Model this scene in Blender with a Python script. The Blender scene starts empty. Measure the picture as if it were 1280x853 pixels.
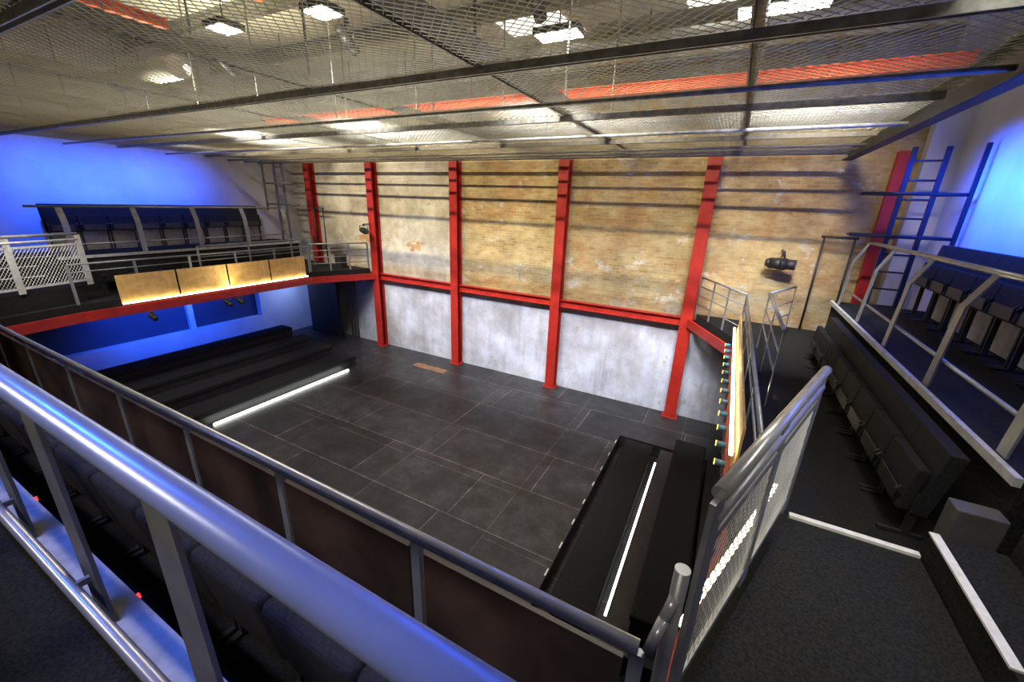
import bpy, bmesh, math, random
from mathutils import Vector, Matrix
random.seed(7)
S=bpy.context.scene
S.view_settings.view_transform='Standard'
C=S.collection
# ---------------------------------------------------------------- materials
def nodemat(name):
    m=bpy.data.materials.new(name); m.use_nodes=True
    nt=m.node_tree; b=nt.nodes['Principled BSDF']
    return m,nt,b
def setb(b,col=None,rough=None,metal=None,spec=None):
    if col is not None: b.inputs['Base Color'].default_value=(*col,1)
    if rough is not None: b.inputs['Roughness'].default_value=rough
    if metal is not None: b.inputs['Metallic'].default_value=metal
    if spec is not None: b.inputs['Specular IOR Level'].default_value=spec
def noisy(name,c1,c2,scale=6,rough=.5,metal=0,r2=None,spec=None,bump=0,detail=5):
    m,nt,b=nodemat(name); setb(b,c1,rough,metal,spec)
    tc=nt.nodes.new('ShaderNodeTexCoord')
    n=nt.nodes.new('ShaderNodeTexNoise'); n.inputs['Scale'].default_value=scale; n.inputs['Detail'].default_value=detail
    nt.links.new(tc.outputs['Object'],n.inputs['Vector'])
    r=nt.nodes.new('ShaderNodeValToRGB')
    r.color_ramp.elements[0].position=.35; r.color_ramp.elements[0].color=(*c1,1)
    r.color_ramp.elements[1].position=.68; r.color_ramp.elements[1].color=(*c2,1)
    nt.links.new(n.outputs['Fac'],r.inputs['Fac']); nt.links.new(r.outputs['Color'],b.inputs['Base Color'])
    if bump:
        bp=nt.nodes.new('ShaderNodeBump'); bp.inputs['Strength'].default_value=bump; bp.inputs['Distance'].default_value=.01
        nt.links.new(n.outputs['Fac'],bp.inputs['Height']); nt.links.new(bp.outputs['Normal'],b.inputs['Normal'])
    return m
def emis(name,col,st):
    m,nt,b=nodemat(name); setb(b,col,.5)
    b.inputs['Emission Color'].default_value=(*col,1); b.inputs['Emission Strength'].default_value=st
    return m
RED=noisy('red_oxide_paint',(.42,.022,.012),(.30,.014,.01),5,.45)
REDU=noisy('red_roof_steel',(.80,.13,.04),(.62,.09,.03),4,.55)
GREY=noisy('grey_painted_steel',(.25,.26,.27),(.19,.20,.21),9,.35,.3)
POSTG=noisy('dark_grey_steel',(.13,.135,.14),(.10,.10,.105),9,.4,.2)
DGREY=noisy('dark_grey_board',(.09,.09,.09),(.06,.06,.06),9,.5)
RAILM=noisy('satin_steel_tube',(.40,.40,.40),(.32,.32,.32),5,.27,.45)
RAILB=noisy('glossy_steel_tube',(.26,.29,.38),(.21,.24,.32),3,.3,.45)  # plain steel with the blue cast of the light put into its colour
GALV=noisy('galvanised_steel',(.42,.41,.36),(.24,.23,.19),14,.42,.6)
GRIDM=noisy('grid_steel',(.30,.285,.24),(.15,.14,.12),12,.42,.3)
GRIDD=noisy('dimmed_grid_steel',(.12,.115,.10),(.07,.065,.06),12,.6,.1)  # grid steel copy coloured darker to offset the strong wash light at the back
WIRE=noisy('mesh_wire',(.40,.38,.30),(.30,.29,.22),3,.5,.2)
WIREP=noisy('pale_mesh_wire',(.46,.46,.44),(.34,.34,.33),3,.5,.2)
BLACK=noisy('black_paint',(.014,.014,.015),(.026,.025,.026),8,.5)
FABRIC=noisy('black_upholstery',(.009,.009,.010),(.018,.018,.019),60,.9,spec=.25,bump=.2)
CARPET=noisy('black_carpet',(.007,.007,.007),(.022,.022,.021),70,.95,spec=.2,bump=.4)
PANEL=noisy('dark_brown_board',(.020,.012,.009),(.075,.046,.032),2.2,.5,detail=10)
WOOD=noisy('plywood_fascia',(.80,.52,.18),(.60,.36,.10),7,.55)
WHITE=noisy('white_nosing',(.75,.74,.68),(.6,.59,.54),20,.5)
PALE=noisy('pale_grey_panel',(.50,.50,.48),(.36,.36,.35),12,.6)
WALLW=noisy('white_plaster',(.62,.63,.66),(.52,.53,.56),1.5,.75)
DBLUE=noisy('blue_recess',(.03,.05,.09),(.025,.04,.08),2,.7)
BLUELIT=noisy('blue_lit_steel',(.006,.016,.06),(.005,.012,.045),5,.4,.2)  # right ladder's steel, blue light painted into the colour
TAN=noisy('bare_board',(.26,.14,.07),(.14,.07,.035),9,.6)
DUCT=noisy('duct_metal',(.55,.54,.48),(.45,.44,.4),4,.4,.3)
ROOF=noisy('roof_lining',(.66,.64,.50),(.48,.46,.34),1.2,.8)
LEDC=emis('led_cool',(.95,1,.93),7)
LEDW=emis('led_warm',(1,.88,.56),9)
LAMPE=emis('flood_face',(1,.97,.82),16)
REDL=emis('red_indicator',(1,.03,.02),2.5)
YEL=emis('amber_lens',(1,.6,.06),2.5)
LENS=noisy('glass_lens',(.05,.06,.08),(.1,.1,.12),5,.1,.3)
BIRD=noisy('blue_can_paint',(.10,.28,.50),(.07,.2,.4),5,.4)

def brickmat():
    m,nt,b=nodemat('old_brick_wall'); N=nt.nodes; L=nt.links
    setb(b,rough=.85)
    tc=N.new('ShaderNodeTexCoord'); sp=N.new('ShaderNodeSeparateXYZ'); cb=N.new('ShaderNodeCombineXYZ')
    L.new(tc.outputs['Object'],sp.inputs[0]); L.new(sp.outputs['X'],cb.inputs['X']); L.new(sp.outputs['Z'],cb.inputs['Y'])
    br=N.new('ShaderNodeTexBrick'); L.new(cb.outputs[0],br.inputs['Vector'])
    br.inputs['Scale'].default_value=1; br.inputs['Brick Width'].default_value=.22; br.inputs['Row Height'].default_value=.073
    br.inputs['Mortar Size'].default_value=.007; br.inputs['Mortar Smooth'].default_value=.3; br.inputs['Bias'].default_value=-.15
    br.inputs['Color1'].default_value=(.52,.37,.15,1); br.inputs['Color2'].default_value=(.32,.20,.08,1); br.inputs['Mortar'].default_value=(.48,.41,.26,1)
    def noise(sc,det=6,rg=.6,off=0,sx=1,sz=1):
        mp=N.new('ShaderNodeMapping'); mp.inputs['Location'].default_value=(off,off*1.3,off*.7); mp.inputs['Scale'].default_value=(sx,sz,1); L.new(cb.outputs[0],mp.inputs[0])
        n=N.new('ShaderNodeTexNoise'); n.inputs['Scale'].default_value=sc; n.inputs['Detail'].default_value=det; n.inputs['Roughness'].default_value=rg
        L.new(mp.outputs[0],n.inputs['Vector']); return n.outputs['Fac']
    def math_(op,a,b_=None,c=None):
        n=N.new('ShaderNodeMath'); n.operation=op
        for i,v in enumerate((a,b_,c)):
            if v is None: continue
            if isinstance(v,(int,float)): n.inputs[i].default_value=v
            else: L.new(v,n.inputs[i])
        return n.outputs[0]
    def mr(v,a,b_,c=0,d=1):
        n=N.new('ShaderNodeMapRange'); n.clamp=True; L.new(v,n.inputs['Value'])
        for k,x in zip(('From Min','From Max','To Min','To Max'),(a,b_,c,d)): n.inputs[k].default_value=x
        return n.outputs['Result']
    def mix(f,a,b_,mode='MIX'):
        n=N.new('ShaderNodeMix'); n.data_type='RGBA'; n.blend_type=mode
        if isinstance(f,(int,float)): n.inputs['Factor'].default_value=f
        else: L.new(f,n.inputs['Factor'])
        for s,v in (('A',a),('B',b_)):
            i=[q for q in n.inputs if q.name==s and q.type=='RGBA'][0]
            if isinstance(v,tuple): i.default_value=(*v,1)
            else: L.new(v,i)
        return [o for o in n.outputs if o.type=='RGBA'][0]
    X=sp.outputs['X']; Z=sp.outputs['Z']
    band=mr(math_('ADD',noise(.8,5,.65,3,.6),math_('MULTIPLY',noise(2.5,3,.5,9),.25)),.63,.71)
    c=mix(math_('MULTIPLY',band,.42),br.outputs['Color'],(.42,.19,.07))
    rightb=mr(X,-.9,1.2)
    c=mix(math_('MULTIPLY',rightb,.35),c,(.34,.21,.09))
    pale=mr(noise(3.5,9,.8,5,.5),.44,.60)
    c=mix(math_('MULTIPLY',pale,.6),c,(.62,.54,.31))
    low=mr(Z,2.55,2.45)
    leftb=mr(X,-6.9,-7.5)
    midlow=mr(Z,4.2,2.7)
    high=mr(Z,6.1,6.5)
    redp=mr(noise(1.1,7,.7,61,.5),.54,.60)
    redp=math_('MULTIPLY',redp,math_('MULTIPLY',leftb,mr(Z,4.1,3.7)))
    c=mix(math_('MULTIPLY',redp,.5),c,(.50,.22,.09))
    lev=math_('ADD',math_('MULTIPLY',low,.36),math_('ADD',math_('MULTIPLY',leftb,.24),math_('ADD',math_('MULTIPLY',midlow,.03),math_('MULTIPLY',high,.12))))
    lev=math_('SUBTRACT',lev,math_('MULTIPLY',redp,.25))
    fl=math_('ADD',noise(2.2,10,.74,1,.7),lev)
    paint=mr(fl,.58,.63)
    pc=mix(mr(noise(1.1,8,.75,21),.4,.60),(.72,.71,.64),(.47,.44,.36))
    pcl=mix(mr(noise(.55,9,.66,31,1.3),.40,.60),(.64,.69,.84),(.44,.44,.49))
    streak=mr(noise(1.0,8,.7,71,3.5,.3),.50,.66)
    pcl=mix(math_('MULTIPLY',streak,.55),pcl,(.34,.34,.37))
    rust=mr(noise(2.2,10,.75,51,1.5),.60,.65)
    pcl=mix(math_('MULTIPLY',rust,.6),pcl,(.38,.31,.22))
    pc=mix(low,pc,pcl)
    c=mix(math_('MULTIPLY',paint,math_('ADD',math_('MULTIPLY',low,.10),.88)),c,pc)
    dirt=mr(noise(1.0,9,.68,41),.35,.65,.62,1.05)
    n=N.new('ShaderNodeVectorMath'); n.operation='SCALE'; L.new(c,n.inputs[0]); L.new(dirt,n.inputs['Scale'])
    L.new(n.outputs[0],b.inputs['Base Color'])
    bp=N.new('ShaderNodeBump'); bp.inputs['Distance'].default_value=.01
    L.new(math_('SUBTRACT',.5,math_('MULTIPLY',low,.42)),bp.inputs['Strength'])
    inv=math_('ADD',math_('SUBTRACT',1,br.outputs['Fac']),math_('MULTIPLY',paint,.3)); L.new(inv,bp.inputs['Height']); L.new(bp.outputs['Normal'],b.inputs['Normal'])
    return m
BRICK=brickmat()
def floormat():
    m,nt,b=nodemat('black_stage_boards'); N=nt.nodes; L=nt.links
    tc=N.new('ShaderNodeTexCoord')
    def nz(sc,rot,st,det=10):
        m2=N.new('ShaderNodeMapping'); m2.inputs['Rotation'].default_value=(0,0,rot); m2.inputs['Scale'].default_value=(st,1,1); L.new(tc.outputs['Object'],m2.inputs[0])
        n=N.new('ShaderNodeTexNoise'); n.inputs['Scale'].default_value=sc; n.inputs['Detail'].default_value=det; n.inputs['Roughness'].default_value=.75
        L.new(m2.outputs[0],n.inputs['Vector']); return n.outputs['Fac']
    def ramp(v,a,ca,b_,cb_):
        r=N.new('ShaderNodeValToRGB'); r.color_ramp.elements[0].position=a; r.color_ramp.elements[0].color=(*ca,1)
        r.color_ramp.elements[1].position=b_; r.color_ramp.elements[1].color=(*cb_,1); L.new(v,r.inputs['Fac']); return r.outputs['Color']
    def mul(a,b_,mode='MULTIPLY',f=1):
        mx=N.new('ShaderNodeMix'); mx.data_type='RGBA'; mx.blend_type=mode; mx.inputs['Factor'].default_value=f
        ii=[q for q in mx.inputs if q.type=='RGBA']; L.new(a,ii[0]); L.new(b_,ii[1]); return [o for o in mx.outputs if o.type=='RGBA'][0]
    def bricks(rot,loc,w,h,off,sq,c1,c2,mo,ms=.007):
        mp=N.new('ShaderNodeMapping'); mp.inputs['Location'].default_value=loc; mp.inputs['Rotation'].default_value=(0,0,rot); L.new(tc.outputs['Object'],mp.inputs[0])
        br=N.new('ShaderNodeTexBrick'); L.new(mp.outputs[0],br.inputs['Vector'])
        br.inputs['Scale'].default_value=1; br.inputs['Brick Width'].default_value=w; br.inputs['Row Height'].default_value=h
        br.inputs['Mortar Size'].default_value=ms; br.inputs['Mortar Smooth'].default_value=.7; br.offset=off; br.squash=sq; br.squash_frequency=3
        br.inputs['Color1'].default_value=(*c1,1); br.inputs['Color2'].default_value=(*c2,1); br.inputs['Mortar'].default_value=(*mo,1); return br
    b1=bricks(0,(.13,.45,0),2.3,1.22,.43,1.5,(.015,.015,.017),(.030,.030,.032),(.24,.20,.18))
    b2=bricks(math.pi/2,(.6,.2,0),3.7,2.44,.31,1.3,(0,0,0),(0,0,0),(.16,.13,.11),.006)
    c=mul(b1.outputs['Color'],b2.outputs['Color'],'ADD',.8)
    c=mul(c,ramp(nz(2.5,.2,1),.42,(.5,.5,.5),.62,(1.3,1.3,1.3)))
    c=mul(c,ramp(nz(1.4,0,1),.4,(.8,.8,.8),.7,(1.8,1.77,1.75)))
    c=mul(c,ramp(nz(7,.5,4),.58,(1,1,1),.70,(2.6,2.5,2.4)))
    c=mul(c,ramp(nz(5,-.9,5),.60,(1,1,1),.70,(2.2,2.2,2.2)))
    L.new(c,b.inputs['Base Color'])
    b.inputs['Roughness'].default_value=.45
    return m
FLOOR=floormat()
# ---------------------------------------------------------------- mesh builder
class MB:
    def __init__(s): s.bm=bmesh.new()
    def hexa(s,vs,bev=0,seg=2):
        v=[s.bm.verts.new(p) for p in vs]
        fs=[s.bm.faces.new([v[i] for i in q]) for q in ((0,3,2,1),(4,5,6,7),(0,1,5,4),(1,2,6,5),(2,3,7,6),(3,0,4,7))]
        if bev:
            es=set(e for f in fs for e in f.edges)
            bmesh.ops.bevel(s.bm,geom=list(es),offset=bev,segments=seg,affect='EDGES',profile=.5)
        return s
    def box(s,a,b,bev=0,seg=2):
        x0,x1=sorted((a[0],b[0]));y0,y1=sorted((a[1],b[1]));z0,z1=sorted((a[2],b[2]))
        return s.hexa([(x0,y0,z0),(x1,y0,z0),(x1,y1,z0),(x0,y1,z0),(x0,y0,z1),(x1,y0,z1),(x1,y1,z1),(x0,y1,z1)],bev,seg)
    def bar(s,p,q,w,h,up=(0,0,1),bev=0,w2=None):
        p=Vector(p);q=Vector(q);d=(q-p).normalized();u=Vector(up)
        if abs(d.dot(u))>.95: u=Vector((0,1,0))
        r=d.cross(u).normalized(); u=r.cross(d).normalized()
        c=[]
        for e,ww in ((p,w),(q,w if w2 is None else w2)):
            for a,b in ((-1,-1),(1,-1),(1,1),(-1,1)): c.append(e+r*a*ww/2+u*b*h/2)
        return s.hexa(c,bev)
    def tube(s,p,q,r,n=12,r2=None):
        p=Vector(p);q=Vector(q);d=(q-p).normalized();u=Vector((0,0,1)) if abs(d.z)<.9 else Vector((1,0,0))
        a=d.cross(u).normalized();b=a.cross(d); r2=r if r2 is None else r2
        A=[];B=[]
        for i in range(n):
            t=2*math.pi*i/n; o=a*math.cos(t)+b*math.sin(t)
            A.append(s.bm.verts.new(p+o*r));B.append(s.bm.verts.new(q+o*r2))
        for i in range(n):
            f=s.bm.faces.new((A[i],A[(i+1)%n],B[(i+1)%n],B[i])); f.smooth=n>5
        s.bm.faces.new(A);s.bm.faces.new(B)
        return s
    def ball(s,c,r):
        g=bmesh.ops.create_uvsphere(s.bm,u_segments=12,v_segments=8,radius=r,matrix=Matrix.Translation(c))
        for v in g['verts']:
            for f in v.link_faces: f.smooth=True
        return s
    def path(s,pts,r,n=12,balls=True):
        for i in range(len(pts)-1): s.tube(pts[i],pts[i+1],r,n)
        if balls:
            for p in pts[1:-1]: s.ball(p,r*1.005)
        return s
    def prism(s,poly,z0,z1):
        a=[s.bm.verts.new((x,y,z0)) for x,y in poly];b=[s.bm.verts.new((x,y,z1)) for x,y in poly];n=len(poly)
        s.bm.faces.new(a);s.bm.faces.new(b)
        for i in range(n): s.bm.faces.new((a[i],a[(i+1)%n],b[(i+1)%n],b[i]))
        return s
    def ibeam(s,p,q,w,h,tf=.02,tw=.014,up=(0,0,1)):
        p=Vector(p);q=Vector(q);d=(q-p).normalized();u=Vector(up);r=d.cross(u).normalized();u=r.cross(d).normalized()
        s.bar(p+u*(h/2-tf/2),q+u*(h/2-tf/2),w,tf,up); s.bar(p-u*(h/2-tf/2),q-u*(h/2-tf/2),w,tf,up)
        s.bar(p,q,tw,h-2*tf,up); return s
    def weave(s,o,U,V,lu,lv,pitch,ang,r):
        """diamond wire mesh on rectangle o + u*U + v*V"""
        o=Vector(o);U=Vector(U).normalized();V=Vector(V).normalized();nn=U.cross(V)
        for sg in (1,-1):
            d=Vector((math.cos(ang),sg*math.sin(ang)));nrm=Vector((-d.y,d.x))
            pr=[nrm.dot(Vector(c)) for c in ((0,0),(lu,0),(lu,lv),(0,lv))]
            k=min(pr)+pitch/2
            while k<max(pr):
                p0=nrm*k; t0,t1=-1e9,1e9
                for ax,l in ((0,lu),(1,lv)):
                    if abs(d[ax])<1e-6: continue
                    a=(0-p0[ax])/d[ax];b=(l-p0[ax])/d[ax]
                    t0=max(t0,min(a,b));t1=min(t1,max(a,b))
                if t1-t0>.02:
                    a=p0+d*t0;b=p0+d*t1
                    s.tube(o+U*a.x+V*a.y+nn*sg*r*.8,o+U*b.x+V*b.y+nn*sg*r*.8,r,3)
                k+=pitch
        return s
def finish(mb,name,mat,origin):
    bmesh.ops.recalc_face_normals(mb.bm,faces=mb.bm.faces)
    bmesh.ops.translate(mb.bm,verts=mb.bm.verts,vec=-Vector(origin))
    me=bpy.data.meshes.new(name); mb.bm.to_mesh(me); mb.bm.free()
    me.materials.append(mat)
    o=bpy.data.objects.new(name,me); C.objects.link(o); return o
def meta(o,label,cat,group=None):
    o['label']=label;o['category']=cat
    if group:o['group']=group
def thing(name,loc,label,cat,group=None):
    e=bpy.data.objects.new(name,None); e.location=loc; e.empty_display_size=.2; C.objects.link(e); meta(e,label,cat,group); e['o']=list(loc); return e
def part(par,name,mb,mat,label=None,orig=None):
    base=Vector(orig if orig is not None else par['o'])
    o=finish(mb,name,mat,base); o.parent=par; o['o']=list(base)
    if label:o['label']=label
    return o
def solo(name,mb,mat,label,cat,group=None):
    vs=[v.co for v in mb.bm.verts]
    lo=Vector([min(v[i] for v in vs) for i in range(3)]);hi=Vector([max(v[i] for v in vs) for i in range(3)])
    og=Vector(((lo.x+hi.x)/2,(lo.y+hi.y)/2,lo.z))
    o=finish(mb,name,mat,og); o.location=og; meta(o,label,cat,group); return o
def struct(name,mb,mat):
    o=finish(mb,name,mat,(0,0,0)); o['kind']='structure'; return o
def dup(t,loc,rz=0,scale=None):
    def rec(o,par):
        n=o.copy(); C.objects.link(n)
        if par is not None: n.parent=par
        for c in o.children: rec(c,n)
        return n
    n=rec(t,None); n.location=loc; n.rotation_euler=(0,0,rz)
    if scale: n.scale=scale
    return n
# ---------------------------------------------------------------- room shell
XL,XR,YB,YF,ZR=-14.5,3.1,10.2,-1.4,8.6
fm=MB().box((XL-.2,YF-.2,-.4),(-1.47,YB+.2,0)); fm.box((-1.47,YF-.2,-.4),(XR+.2,8.45,-.3)); fm.box((-1.47,8.45,-.4),(XR+.2,YB+.2,0))
struct('floor',fm,FLOOR)
struct('ceiling',MB().box((XL-.2,YF-.2,ZR),(XR+.2,YB+.2,ZR+.2)),ROOF)
struct('wall_back',MB().box((XL-.2,YB,0),(XR+.2,YB+.3,ZR)),BRICK)
struct('wall_corner',MB().box((2.66,9.95,0),(XR,YB,ZR)),WALLW)
w=MB().box((XL-.3,YF,0),(XL,YB,.85)); w.box((XL-.3,YF,1.95),(XL,YB,ZR)); w.box((XL-.3,YF,.85),(XL,2.5,1.95)); w.box((XL-.3,8.3,.85),(XL,YB,1.95)); w.box((XL-.3,6.1,.85),(XL-.1,6.25,1.95))
struct('wall_left',w,WALLW)
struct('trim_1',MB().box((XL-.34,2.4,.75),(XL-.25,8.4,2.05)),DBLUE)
struct('wall_right',MB().box((XR,YF,-.3),(XR+.3,YB,ZR)),WALLW)
struct('wall_front',MB().box((XL-.2,YF-.3,-.3),(XR+.2,YF,ZR)),BLACK)
# ---------------------------------------------------------------- red steel frame
colx=[-13.4,-10.45,-7.2,-3.9,-.6,2.42]
for x in colx:
    t=thing('steel_column',(x,10.06,0),'tall red-painted steel column standing against the brick wall','column','red steel columns')
    wd,dp,yc=(.26,.25,10.06) if x<2 else (.2,.14,10.12)
    part(t,'shaft',MB().ibeam((x,yc,0),(x,yc,6.1),wd,dp,.03,.02,up=(0,1,0)),RED)
    part(t,'base_plate',MB().box((x-.18,9.9,0),(x+.18,10.19,.025)),RED)
for i in range(5):
    a,b=colx[i]+.14,colx[i+1]-.14
    t=MB().ibeam((a,10.07,2.5),(b,10.07,2.5),.16,.2,.018,.014)
    solo('steel_beam',t,RED,'red steel cross beam bolted between columns at gallery height','beam','red cross beams')
solo('masking_panel',MB().box((-13.9,9.8,0),(-12.3,9.88,2.5),.01),BLACK,'black masking board covering the base of the wall','panel')
for i,x in enumerate((-12.05,-11.9,-11.75)):
    solo('wall_pipe',MB().path([(x,10.15,0.0),(x,10.15,2.38)],.035),GREY,'grey vertical pipe on the plaster wall','pipe','wall pipes')
# ---------------------------------------------------------------- gallery decks
def side(m):
    return (lambda x:x) if m==0 else (lambda x:-11-x)
for m in (0,1):
    f=side(m)
    poly=[(f(x),y) for x,y in ((.42,2.9),(.02,1.15),(.02,YF+.02),(3.08,YF+.02),(3.08,9.88),(-.4,9.88),(.42,8.2))]
    solo('gallery_deck',MB().prism(poly,2.55,2.75),CARPET,'black carpeted side gallery deck along the wall','gallery floor')
    path=[(-.55,9.93),(.36,8.2),(.36,2.9),(-.02,1.2)]
    for i in range(3):
        a,b=path[i],path[i+1]
        solo('edge_beam',MB().bar((f(a[0]),a[1],2.5),(f(b[0]),b[1],2.5),.05,.2),RED,'red steel channel along the gallery edge','beam','gallery edge beams')
    solo('tier_platform',MB().box((f(1.78),3.2,2.755),(f(3.08),8.9,3.55)),CARPET,'black carpeted raised seating tier','platform')
    solo('tier_nosing',MB().box((f(1.74),3.2,3.5),(f(1.779),8.9,3.56)),PALE,'pale metal edge strip along the raised tier','edging')
solo('gallery_deck',MB().prism([(-11.0,YF+.02),(0,YF+.02),(0,1.15),(-11.0,1.15)],2.55,2.75),CARPET,'black carpeted front gallery deck','gallery floor')
solo('edge_beam',MB().bar((-11.0,1.2,2.5),(0,1.2,2.5),.05,.2),RED,'red steel channel along the gallery edge','beam','gallery edge beams')
poly=[(-11,YF+.02),(1.33,YF+.02),(1.33,2.81),(.66,2.81),(.13,1.24),(.05,.46),(-11,.46)]
solo('viewing_platform',MB().prism(poly,2.755,3.08),CARPET,'black carpeted upper walkway behind the railing','platform')
solo('viewing_platform',MB().prism([(-11.02,YF+.02),(-12.33,YF+.02),(-12.33,3.2),(-11.7,3.2),(-11.1,1.24),(-11.02,.46)],2.755,3.08),CARPET,'black carpeted upper walkway behind the railing','platform')
solo('platform_nosing',MB().box((-11,.36,3.081),(.05,.47,3.095)),PALE,'pale metal edge plate on the walkway','edging')
solo('platform_nosing',MB().box((.67,2.811,3.04),(1.33,2.85,3.10)),WHITE,'white step nosing on the black carpet','edging')
# ---------------------------------------------------------------- railings
def railing(name,pts,z0,z1,label,r=.024,spacing=.95,infill=None,postw=.05,postd=.012,mid=(),mat=RAILM,pmat=GREY,wire=.0022,pitch=.035,midr=None,wmat=None):
    x0,y0=pts[0]; t=thing(name,(x0,y0,z0),label,'railing')
    part(t,'top_rail',MB().path([(x,y,z1) for x,y in pts],r,16),mat)
    for mz in mid: part(t,'mid_rail',MB().path([(x,y,mz) for x,y in pts],midr or r*.55,8),pmat)
    for i in range(len(pts)-1):
        a=Vector((*pts[i],0));b=Vector((*pts[i+1],0));L=(b-a).length;n=max(1,round(L/spacing));d=(b-a).normalized()
        for k in range(0 if i==0 else 1,n+1):
            p=a+d*(L*k/n)
            part(t,'post',MB().bar((p.x,p.y,z0),(p.x,p.y,z1-r*.6),postd,postw,up=(d.x,d.y,0)),pmat)
        for k in range(n):
            gp=.045 if infill=='panel' else .03
            p=a+d*(L*k/n+gp);q=a+d*(L*(k+1)/n-gp)
            if infill=='mesh':
                for zz in (z0+.1,z1-.2): part(t,'infill_rail',MB().bar((p.x,p.y,zz),(q.x,q.y,zz),.02,.04),pmat)
                part(t,'wire_mesh',MB().weave((p.x,p.y,z0+.1),d,(0,0,1),(q-p).length,z1-z0-.30,pitch,math.radians(55),wire),wmat or GALV)
            elif infill=='panel':
                part(t,'infill_panel',MB().bar((p.x,p.y,(z0+z1)/2-.02),(q.x,q.y,(z0+z1)/2-.02),.02,(z1-z0)-.10),PANEL,'dark worn brown infill board')
    return t
railing('guard_railing',[(-10.95,1.1),(-.03,1.1)],2.75,3.55,'steel tube guard railing with dark brown boards',r=.028,spacing=.95,infill='panel',postw=.05,postd=.03)
t=thing('hand_railing',(-11,.37,3.1),'thick glossy steel handrail on flat grey posts','railing')
part(t,'top_rail',MB().path([(-11,.362,4.25),(.02,.362,4.25)],.046,32),RAILB)
part(t,'bottom_rail',MB().path([(-11,.29,3.32),(.02,.29,3.32)],.024,16),RAILM)
x=-1.3
while x>-11:
    part(t,'post',MB().bar((x,.36,3.1),(x,.362,4.22),.20,.016,up=(0,1,0),w2=.15),POSTG)
    part(t,'bracket',MB().bar((x,.29,3.32),(x,.36,3.32),.02,.03),GREY)
    x-=1.0
for m in (0,1):
    f=side(m)
    yf=2.87 if m==0 else 3.3; xf=.64 if m==0 else .7
    x0,y0=(.115,1.30) if m==0 else (.09,1.24)
    railing('mesh_railing',[(f(x0),y0),(f(xf),yf)],3.09,4.12,'grey steel railing filled with pale diamond wire mesh',r=.027,spacing=.85 if m==0 else 1.1,infill='mesh',postw=.1,postd=.02,mid=(4.01,),midr=.022,mat=RAILM,pmat=GREY if m==0 else PALE,wire=.0021 if m==0 else .0042,pitch=.042 if m==0 else .045,wmat=WIREP)
    zz=3.0 if m==0 else 2.66
    sw=.05 if m==0 else .03
    solo('light_strip',MB().bar((f(.33),3.6,zz),(f(.33),8.05,zz),.03,sw),LEDW,'warm linear light strip along the gallery front','light')
    if m==0:
        solo('light_strip',MB().bar((.105,1.45,3.34),(.53,2.72,3.34),.02,.04),LEDW,'warm linear light strip behind the mesh railing','light')
    railing('guard_railing',[(f(.42),2.95),(f(.42),8.2)],2.75,3.55,'slim grey steel railing on top of the gallery front',r=.02,spacing=1.1,mat=GREY,mid=(3.4,))
    railing('guard_railing',[(f(.42),8.25),(f(-.42),9.8)],2.76,3.6,'grey steel corner railing at the brick wall',r=.02,spacing=.6,mat=GREY,mid=(3.0,3.2,3.4),infill=None)
    railing('guard_railing',[(f(.72),5.4),(f(.72),7.9),(f(1.2),9.0)],2.76,3.72,'grey steel double-bar railing on the gallery',r=.022,spacing=1.2,mat=GREY,mid=(3.2,3.45))
    for k in range(4):
        y0=3.6+1.12*k
        solo('fascia_panel',MB().box((f(.375),y0,2.66),(f(.395),y0+1.08,3.26),.004),WOOD,'golden plywood panel on the gallery front, lit by a light strip','panel','plywood fascia panels')
    t=thing('tier_railing',(f(1.8),3.3,3.55),'grey steel tube railing on slanted flat posts','railing')
    part(t,'top_rail',MB().path([(f(1.97),3.0,4.6),(f(1.97),8.6,4.6)],.026,16),RAILM)
    part(t,'lower_rail',MB().path([(f(1.86),3.0,3.8),(f(1.86),8.6,3.8)],.018,12),RAILM)
    y=3.5
    while y<8.7:
        part(t,'post',MB().hexa([Vector((f(a),y+b,c)) for c,a0,a1 in ((3.56,1.79,1.805),(4.30,1.83,1.845)) for a,b in ((a0,-.055),(a1,-.055),(a1,.055),(a0,.055))]).hexa([Vector((f(a),y+b,c)) for c,a0,a1 in ((4.30,1.83,1.845),(4.59,1.96,1.975)) for a,b in ((a0,-.055),(a1,-.055),(a1,.055),(a0,.055))]),GREY); y+=1.27
t=thing('newel_post',(.06,1.21,2.76),'grey steel newel post with short link rail','post')
part(t,'post',MB().tube((.055,1.21,2.76),(.055,1.21,3.85),.026,16),GREY)
part(t,'link_rail',MB().path([(-.0,1.1,3.55),(.03,1.16,3.66),(.055,1.21,3.74)],.020,12),RAILM)
# ---------------------------------------------------------------- seats
def seat(loc,hs,top,name,label,group,bev=.014,wd=.2695):
    t=thing(name,loc,label,'chair',group); x,y,z=loc
    def q(a,b,c): return (x+a,y+b,z+c)
    part(t,'backrest',MB().hexa([q(-wd,-.05,hs-.16),q(wd,-.05,hs-.16),q(wd,.05,hs-.16),q(-wd,.05,hs-.16),q(-wd,-.13,top),q(wd,-.13,top),q(wd,-.035,top),q(-wd,-.035,top)],bev,4),FABRIC)
    part(t,'seat',MB().hexa([q(-.262,.06,hs-.15),q(.262,.06,hs-.15),q(.262,.13,hs-.15),q(-.262,.13,hs-.15),q(-.262,.02,hs+.20),q(.262,.02,hs+.20),q(.262,.09,hs+.20),q(-.262,.09,hs+.20)],.014,3),FABRIC)
    part(t,'seat_shell',MB().box(q(-.20,.128,hs-.13),q(.20,.138,hs+.0),.004),BLACK)
    for s in (-1,1):
        part(t,'leg',MB().bar(q(s*.24,.02,0),q(s*.24,.02,hs),.03,.05,up=(0,1,0)).bar(q(s*.24,-.08,.012),q(s*.24,.18,.012),.03,.024).bar(q(s*.24,.02,hs-.1),q(s*.24,.15,hs+.02),.02,.04),BLACK)
    return t
g='low black tip-up seats'
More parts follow.
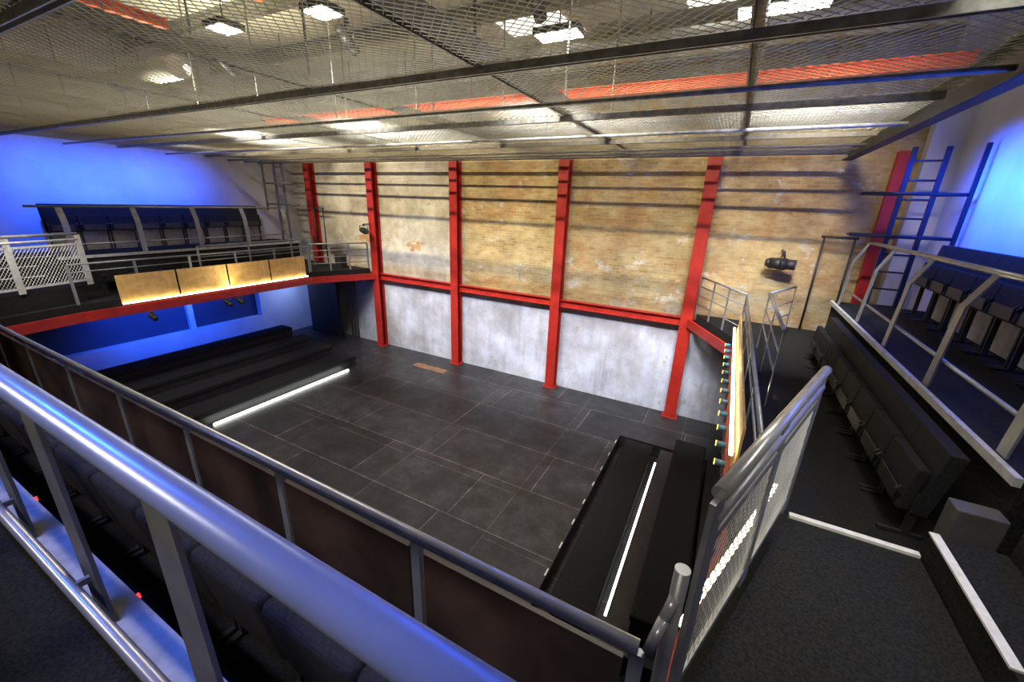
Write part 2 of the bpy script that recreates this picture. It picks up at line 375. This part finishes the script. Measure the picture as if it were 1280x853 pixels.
s0=seat((1.55,7.55,2.755),.36,.72,'theatre_seat','black upholstered tip-up theatre seat with folded cushion',g,.006)
low=s0
def row(src,pts,rz):
    for p in pts: dup(src,p,rz)
s0.rotation_euler=(0,0,math.pi/2)
row(low,[(1.55,7.55-.54*k,2.755) for k in range(1,8)],math.pi/2)
row(low,[(-12.5,7.75-.54*k,2.755) for k in range(8)],-math.pi/2)
r0=seat((-.62,.72,2.755),.36,.68,'theatre_seat','black tip-up theatre seat with rounded padded back','rounded black tip-up seats',.045)
row(r0,[(-.62-.54*k,.72,2.755) for k in range(1,19)],0)
h0=seat((2.75,8.2,3.55),.62,1.08,'high_theatre_seat','tall black upholstered tip-up seat on the raised tier','tall black tip-up seats',.008)
h0.rotation_euler=(0,0,math.pi/2)
row(h0,[(2.75,8.2-.54*k,3.55) for k in range(1,9)],math.pi/2)
row(h0,[(-13.75,8.0-.54*k,3.55) for k in range(9)],-math.pi/2)
for m in (0,1):
    f=side(m)
    solo('seat_back_board',MB().box((f(2.9),3.4,3.555),(f(2.93),8.5,4.25)),PALE,'pale backing board behind the tall seats','panel')
    t=thing('aisle_steps',(f(1.35),1.9,2.76),'black carpeted aisle steps with white nosings','steps')
    part(t,'step',MB().box((f(1.34),1.2,2.76),(f(1.66),2.84,3.25)),CARPET)
    part(t,'step',MB().box((f(1.67),1.2,2.76),(f(2.0),2.84,3.42)),CARPET)
    part(t,'step',MB().box((f(2.01),1.2,2.76),(f(3.07),3.18,3.56)),CARPET)
    part(t,'nosing',MB().box((f(1.33),2.0,3.25),(f(1.375),2.84,3.262)),WHITE)
    part(t,'nosing',MB().box((f(1.67),2.0,3.42),(f(1.71),2.84,3.432)),WHITE)
    part(t,'nosing',MB().box((f(2.01),2.0,3.56),(f(2.05),3.18,3.572)),WHITE)
solo('end_panel',MB().box((1.50,3.04,2.755),(1.73,3.18,3.34),.01),DGREY,'grey end panel closing the seat row','panel','grey end panels')
solo('end_panel',MB().box((1.40,1.25,3.255),(1.60,1.86,3.50),.01),DGREY,'grey end panel closing the seat row','panel','grey end panels')
for k in range(6):
    x=-1.6-.69*k
    solo('indicator_light',MB().box((x-.006,.4705,3.07),(x+.006,.482,3.09)).ball((x,.476,3.094),.0065),REDL,'tiny red marker light on the walkway edge','light','red marker lights')
# ---------------------------------------------------------------- stalls benches
for m in (0,1):
    f=side(m)
    zf=-.3 if m==0 else 0
    h=(.02,.30,.5) if m==0 else (.14,.28,.42)
    ya=3.6 if m==0 else 1.6
    solo('bench_platform',MB().box((f(-.55),ya,zf),(f(.35),8.3,h[0])),BLACK,'black painted seating platform','platform','seating platforms')
    solo('bench_platform',MB().box((f(.36),ya,zf),(f(1.4),8.3,h[1])),BLACK,'black painted seating platform','platform','seating platforms')
    solo('bench_platform',MB().box((f(1.41),ya,zf),(f(2.6),8.3,h[2])),BLACK,'black painted seating platform','platform','seating platforms')
    for (xa,xb,zb) in ((-1.28,-.68,zf),(-.27,.30,h[0]),(.65,1.2,h[1]),(1.7,2.25,h[2])):
        zt=zb+(.42 if m==0 else .32)
        t=thing('bench',(f((xa+xb)/2),ya+.2,zb),'long black upholstered bench with padded top','bench','black benches')
        part(t,'cushion',MB().box((f(xa),ya+.2,zt-.12),(f(xb),8.2,zt),.03,4),FABRIC)
        part(t,'base',MB().box((f(xa+.02),ya+.22,zb),(f(xb-.02),8.18,zt-.121)),BLACK)
    lx=-.57 if m==0 else -1.42
    lz=.0 if m==0 else .026
    solo('light_strip',MB().bar((f(lx),4.0,lz),(f(lx),7.75,lz),.03 if m==0 else .05,.03 if m==0 else .05),LEDC,'bright white linear light strip along the bench step','light')
for k in range(8):
    y=4.15+.56*k
    solo('edge_marker',MB().box((-1.50,y,0),(-1.478,y+.13,.004)),WHITE,'small white bracket on the raised stage edge','edging','white edge brackets')
solo('floor_board',MB().box((-8.25,9.1,.0),(-7.05,9.38,.012)),TAN,'bare brown wooden board on the stage floor','board')
# ---------------------------------------------------------------- ladders
for m in (0,1):
    f=side(m); q=-.17 if m==0 else 0
    t=thing('access_ladder',(f(2.7+q),9.1,2.76),'steel access ladder with bracket arms fixed by the wall','ladder','access ladders')
    mt=BLUELIT if m==0 else POSTG
    for dx in (2.45+q,2.85+q): part(t,'rail',MB().bar((f(dx),9.1,2.755),(f(dx),9.1,6.05),.06,.06),mt)
    for k in range(11): part(t,'rung',MB().tube((f(2.45+q),9.1,2.95+.29*k),(f(2.85+q),9.1,2.95+.29*k),.016,8),mt)
    for z in (4.7,5.35): part(t,'bracket_arm',MB().path([(f(1.75),8.8,z),(f(3.0),8.8,z),(f(2.85+q),9.1,z)],.025,8),mt)
    for z in (4.7,5.35): part(t,'bracket_arm',MB().path([(f(1.75),8.8,z),(f(1.75),9.1,z),(f(2.45+q),9.1,z)],.025,8),mt)
    part(t,'back_stay',MB().bar((f(3.0),8.8,4.5),(f(3.0),8.8,6.05),.05,.05),mt)
# ---------------------------------------------------------------- goalpost frames and lanterns
def lantern(loc,label,s=1,aim=(0,-1,-.3),mount=.25,grp='stage lanterns',name='stage_lantern'):
    x,y,z=loc; t=thing(name,loc,label,'stage light',grp); d=Vector(aim).normalized(); c=Vector(loc)
    part(t,'body',MB().tube(c-d*.17*s,c+d*.06*s,.09*s,16,.10*s).tube(c-d*.24*s,c-d*.17*s,.055*s,12,.09*s),BLACK)
    part(t,'barrel',MB().tube(c+d*.06*s,c+d*.2*s,.085*s,16),BLACK)
    part(t,'lens',MB().tube(c+d*.2*s,c+d*.205*s,.07*s,16),LENS)
    r=d.cross(Vector((0,0,1))).normalized()
    part(t,'yoke',MB().path([c+r*.13*s,c+r*.13*s+Vector((0,0,mount*.7)),c-r*.13*s+Vector((0,0,mount*.7)),c-r*.13*s],.012*s,8),BLACK)
    part(t,'clamp',MB().box(c+Vector((-.025,-.03,mount*.7)),c+Vector((.025,.03,mount)),.005),BLACK)
    return t
lt=lantern((.97,9.8,4.03),'black stage lantern on a wall bracket against bricks',1.2,(1,-.25,0),.25)
part(lt,'wall_arm',MB().bar((.97,9.8,4.26),(.97,10.19,4.26),.04,.04),BLACK)
lt=lantern((-10.5,9.65,4.0),'black stage lantern fixed to a red column',1.0,(1,-.4,-.1),.22)
part(lt,'wall_arm',MB().bar((-10.5,9.65,4.2),(-10.5,9.93,4.2),.04,.04),BLACK)
for m in (0,1):
    f=side(m); t=thing('pipe_frame',(f(1.6),9.8,2.755),'black steel pipe frame standing by the brick wall','frame','pipe frames')
    part(t,'upright',MB().tube((f(1.55),9.8,2.755),(f(1.55),9.8,4.6),.02),BLACK)
    part(t,'upright',MB().tube((f(2.02),9.8,2.755),(f(2.02),9.8,4.6),.02),BLACK)
    part(t,'crossbar',MB().path([(f(1.5),9.8,4.6),(f(2.07),9.8,4.6)],.025),BLACK)
solo('loudspeaker',MB().box((-11.6,9.3,2.75),(-11.3,9.55,3.2),.015),BLACK,'small black loudspeaker standing on the corner deck','speaker')
for k in range(12):
    y=3.9+.37*k
    t=thing('birdie_light',(.28,y,2.58),'tiny blue can spotlight with amber lens on the gallery edge','light','small amber spotlights')
    part(t,'can',MB().tube((.33,y,2.70),(.24,y,2.70),.030,12),BIRD)
    part(t,'lens',MB().tube((.24,y,2.70),(.232,y,2.70),.030,12),YEL)
    part(t,'bracket',MB().box((.30,y-.01,2.60),(.33,y+.01,2.68)),GREY)
for y in (4.0,5.6,5.9):
    lantern((-11.2,y,2.30),'small black lantern hung below the gallery edge',.6,(1,0,-.4),.12,'under-gallery lanterns')
# ---------------------------------------------------------------- tension grid
GZ=6.07
gx=[1.5,-.1,-2.15,-4.2,-6.25,-8.3,-10.35,-12.4,-14.42]
gy=[-.8,1.25,3.3,5.35,7.4,9.45,10.12]
for x in gx[1:-1]:
    hh=.16 if x==-2.15 else .08
    w_=.05 if x==-2.15 else .03
    mb=MB().bar((x-w_,-.8,GZ+.015+hh/2),(x-w_,9.85,GZ+.015+hh/2),.015,hh).bar((x+w_,-.8,GZ+.015+hh/2),(x+w_,9.85,GZ+.015+hh/2),.015,hh).bar((x,-.8,GZ+.02+hh),(x,9.85,GZ+.02+hh),w_*2+.02,.012)
    solo('grid_beam',mb,GRIDM,'grey steel channel carrying the wire grid','beam','grid channels')
for y in gy[:-1]:
    h=.06
    mb=MB().bar((-14.42,y-.025,GZ-.012-h/2),(1.42,y-.025,GZ-.012-h/2),.012,h).bar((-14.42,y+.025,GZ-.012-h/2),(1.42,y+.025,GZ-.012-h/2),.012,h).bar((-14.42,y,GZ-.018),(1.42,y,GZ-.018),.04,.01)
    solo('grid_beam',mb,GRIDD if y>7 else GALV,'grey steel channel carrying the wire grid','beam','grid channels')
solo('perimeter_beam',MB().ibeam((1.55,-.8,GZ),(1.55,9.7,GZ),.14,.30),BLACK,'heavy black steel beam edging the wire grid','beam')
for y in (4.35,6.4,8.05,8.55,9.0):
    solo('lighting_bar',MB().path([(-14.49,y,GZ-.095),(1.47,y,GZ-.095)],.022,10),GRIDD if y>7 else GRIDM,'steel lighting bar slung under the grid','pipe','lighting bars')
wires={}
for i in range(len(gx)-1):
    for j in range(len(gy)-1):
        wx=round(gx[i]-gx[i+1],2); wy=round(gy[j+1]-gy[j],2); x0,y0=gx[i+1],gy[j]
        key=(wx,wy)
        if key not in wires:
            o=solo('grid_mesh_panel',MB().weave((x0+.02,y0+.02,GZ),(1,0,0),(0,1,0),wx-.04,wy-.04,.060,math.radians(45),.0034),WIRE,'woven diamond wire mesh panel of the overhead grid','mesh panel','overhead mesh panels')
            wires[key]=(o,Vector((x0,y0,0)),o.location.copy())
        else:
            o,b,l=wires[key]; n=o.copy(); n.location=l+Vector((x0,y0,0))-b; C.objects.link(n)
for x in gx[1:-1]:
    for y in (3.3,5.35,7.4,9.45):
        z0=GZ+(.2 if x==-2.15 else .11)
        solo('hanger_rod',MB().tube((x,y,z0),(x,y,ZR),.014,6),GRIDM,'thin steel hanger rod holding the grid','rod','grid hanger rods')
# ---------------------------------------------------------------- above the grid
solo('roof_beam',MB().ibeam((-12.7,8.3,7.0),(2.4,8.3,7.0),.14,.17),REDU,'long orange-red steel beam above the grid','beam','red roof beams')
for x in (-6.7,-9.4):
    solo('roof_beam',MB().ibeam((x,-1,7.75),(x,4.6,7.75),.12,.16),REDU,'orange-red steel beam above the grid','beam','red roof beams')
for y in (2,4,6,8):
    solo('roof_joist',MB().ibeam((-14.49,y,8.44),(3.09,y,8.44),.14,.3),GALV,'grey steel roof joist under the ceiling','beam','roof joists')
for (x0,x1,y,z,r) in ((-12.2,-9.7,4.8,7.2,.2),(-3.6,2.6,9.05,7.9,.18)):
    mb=MB().tube((x0,y,z),(x1,y,z),r,20)
    xx=x0
    while xx<=x1: mb.tube((xx-.02,y,z),(xx+.02,y,z),r+.012,20); xx+=1.0
    solo('air_duct',mb,DUCT,'round galvanised air duct hung below the roof','duct','air ducts')
for y,z in ((10.0,6.75),(10.1,7.9)):
    solo('conduit_pipe',MB().path([(-14.49,y,z),(2.65,y,z)],.035,8),GALV,'thin metal conduit above the grid','pipe','roof conduits')
for x in (-12,-9,-5.4,-3,-.8,1.2):
    solo('diagonal_brace',MB().bar((x,2.3,6.9),(x+.5,3.8,8.5),.06,.06),GRIDM,'steel diagonal brace under the roof','brace','roof braces')
fl=[(-2.6,6.1,7.2,.6),(.04,6.3,7.2,.9),(-6.9,4.1,7.2,.36),(-5.1,4.3,7.2,.36)]
for x,y,z,wd in fl:
    t=thing('floodlight',(x,y,z),'rectangular white floodlight glowing above the grid','light','overhead floodlights')
    part(t,'housing',MB().box((x-wd/2-.03,y-.18,z),(x+wd/2+.03,y+.18,z+.08),.01),BLACK)
    part(t,'diffuser',MB().box((x-wd/2,y-.15,z-.012),(x+wd/2,y+.15,z-.001)),LAMPE)
    part(t,'hanger',MB().tube((x,y,z+.08),(x,y,ZR),.01,6),GRIDM)
SKY=emis('skylight',(1,.98,.85),1.4)
for i,x in enumerate((-4.5,-.8)):
    struct('window_%d'%(i+1),MB().box((x-.7,8.5,ZR-.03),(x+.7,9.6,ZR)),SKY)
# ---------------------------------------------------------------- lights
def light(kind,name,loc,aim,energy,col,**k):
    d=bpy.data.lights.new(name,kind); d.energy=energy; d.color=col
    for a,b in k.items(): setattr(d,a,b)
    o=bpy.data.objects.new(name,d); o.location=loc
    dr=(Vector(aim)-Vector(loc)).normalized()
    Zc=-dr
    Xc=Vector((1,0,0)) if abs(dr.x)<.5 else Vector((0,1,0)); Yc=Zc.cross(Xc).normalized(); Xc=Yc.cross(Zc)
    Rm=Matrix((Xc,Yc,Zc)).transposed().to_4x4()
    o.matrix_world=Matrix.Translation(loc)@Rm; C.objects.link(o); return o
R_=math.radians
for x in (-11.6,-8.8,-5.5,-2.2,.5):
    light('AREA','wall_wash_lamp',(x,6.15,7.30),(x,10.2,4.2),76,(1,.83,.53),shape='RECTANGLE',size=2.2 if x<0 else 1.4,size_y=.05,spread=R_(82 if x<0 else 66))
    light('AREA','low_wall_fill',(x,4.9,7.25),(x,10.2,1.6),82,(.93,.94,1),shape='RECTANGLE',size=2.0 if x<0 else 1.2,size_y=.1,spread=R_(50))  # second light is an added unseen fill, cooling the lower wall
    lantern((x-.45,5.45,7.35),'black stage lantern rigged above the wire grid',1.0,(0,.75,-.6),.3,'rigged lanterns')
for x in (-8.6,-5.5,-2.4):
    light('SPOT','stage_wash_lamp',(x,5.0,7.0),(x,6.3,0),900,(1,.97,.97),spot_size=R_(80),spot_blend=.8,shadow_soft_size=.12)
for x,y in ((-10,5),(-5.5,4.6),(-1.0,5.5)):
    light('SPOT','roof_glow',(x,y,6.4),(x,y,8.6),520,(1,.92,.68),shadow_soft_size=.3,spot_size=R_(115),spot_blend=.5)
light('AREA','beam_fill',(-5,6.9,6.5),(-5,8.2,7.0),40,(1,.92,.8),shape='RECTANGLE',size=14,size_y=.1,spread=R_(70))  # unseen strip added to brighten the orange-red roof beam
light('AREA','grid_bounce_fill',(-5.5,4.4,2.6),(-5.5,3.9,6),110,(1,.95,.84),shape='RECTANGLE',size=8,size_y=3,spread=R_(85))  # unseen fill standing in for light bounced up onto the grid
B=(.016,.10,1)
light('AREA','blue_wash',(2.0,6.3,5.85),(3.1,6.3,5.3),280,B,shape='RECTANGLE',size=5.4,size_y=.2,spread=R_(100))
light('AREA','blue_wash',(-13.2,5.0,5.85),(-14.5,5.0,4.7),120,B,shape='RECTANGLE',size=3.8,size_y=.2,spread=R_(115))
light('AREA','blue_wash_low',(-13.1,6.3,2.45),(-14.5,6.8,1.2),135,B,shape='RECTANGLE',size=5,size_y=.2,spread=R_(115))
light('AREA','blue_wash_low',(-13.5,9.2,2.4),(-14.5,9.2,1.4),12,(.30,.45,1),shape='RECTANGLE',size=.8,size_y=.2,spread=R_(115))
light('AREA','blue_fill',(-2.6,.05,5.98),(-2.6,.372,4.25),16,(.03,.14,1),shape='RECTANGLE',size=6,size_y=.1,spread=R_(30))
light('AREA','front_fill',(-3.0,3.0,5.9),(-3.0,1.0,3.4),22,(1,.93,.82),shape='RECTANGLE',size=7,size_y=.3,spread=R_(70))
light('AREA','near_fill',(-3.0,-1.2,5.75),(-3.0,1.1,3.3),24,(1,.90,.80),shape='RECTANGLE',size=6,size_y=.3,spread=R_(60))
light('AREA','right_fill',(1.1,2.1,5.8),(.8,3.0,3.2),18,(1,.96,.90),shape='RECTANGLE',size=.5,size_y=2.5,spread=R_(75))
light('AREA','left_fill',(-10.2,1.6,5.8),(-11.5,2.6,3.6),22,(1,.95,.88),shape='RECTANGLE',size=1.2,size_y=1.2,spread=R_(60))
for m in (0,1):
    f=side(m)
    zl=2.685 if m else 2.97
    light('AREA','fascia_glow',(f(.345),5.8,zl),(f(.39),5.8,zl+.10),26,(1,.88,.54),shape='RECTANGLE',size=4.4,size_y=.02)
W=bpy.data.worlds.new('world'); S.world=W; W.use_nodes=True
W.node_tree.nodes['Background'].inputs[0].default_value=(.55,.58,.7,1); W.node_tree.nodes['Background'].inputs[1].default_value=.05
# ---------------------------------------------------------------- camera
fpx=505.0
def ray(u,v): return Vector((u-640,426.5-v,-fpx)).normalized()
X=-ray(-384,217); Y=ray(912,264); Y=(Y-X*X.dot(Y)).normalized(); Zv=X.cross(Y)
R=Matrix((X,Y,Zv))
cam=bpy.data.cameras.new('camera'); co=bpy.data.objects.new('camera',cam); C.objects.link(co)
cam.sensor_width=36; cam.lens=fpx/1280*36; cam.clip_start=.02; cam.clip_end=200
co.matrix_world=Matrix.Translation((0,0,5))@R.to_4x4()
S.camera=co
for o in bpy.data.objects:
    if 'o' in o: del o['o']
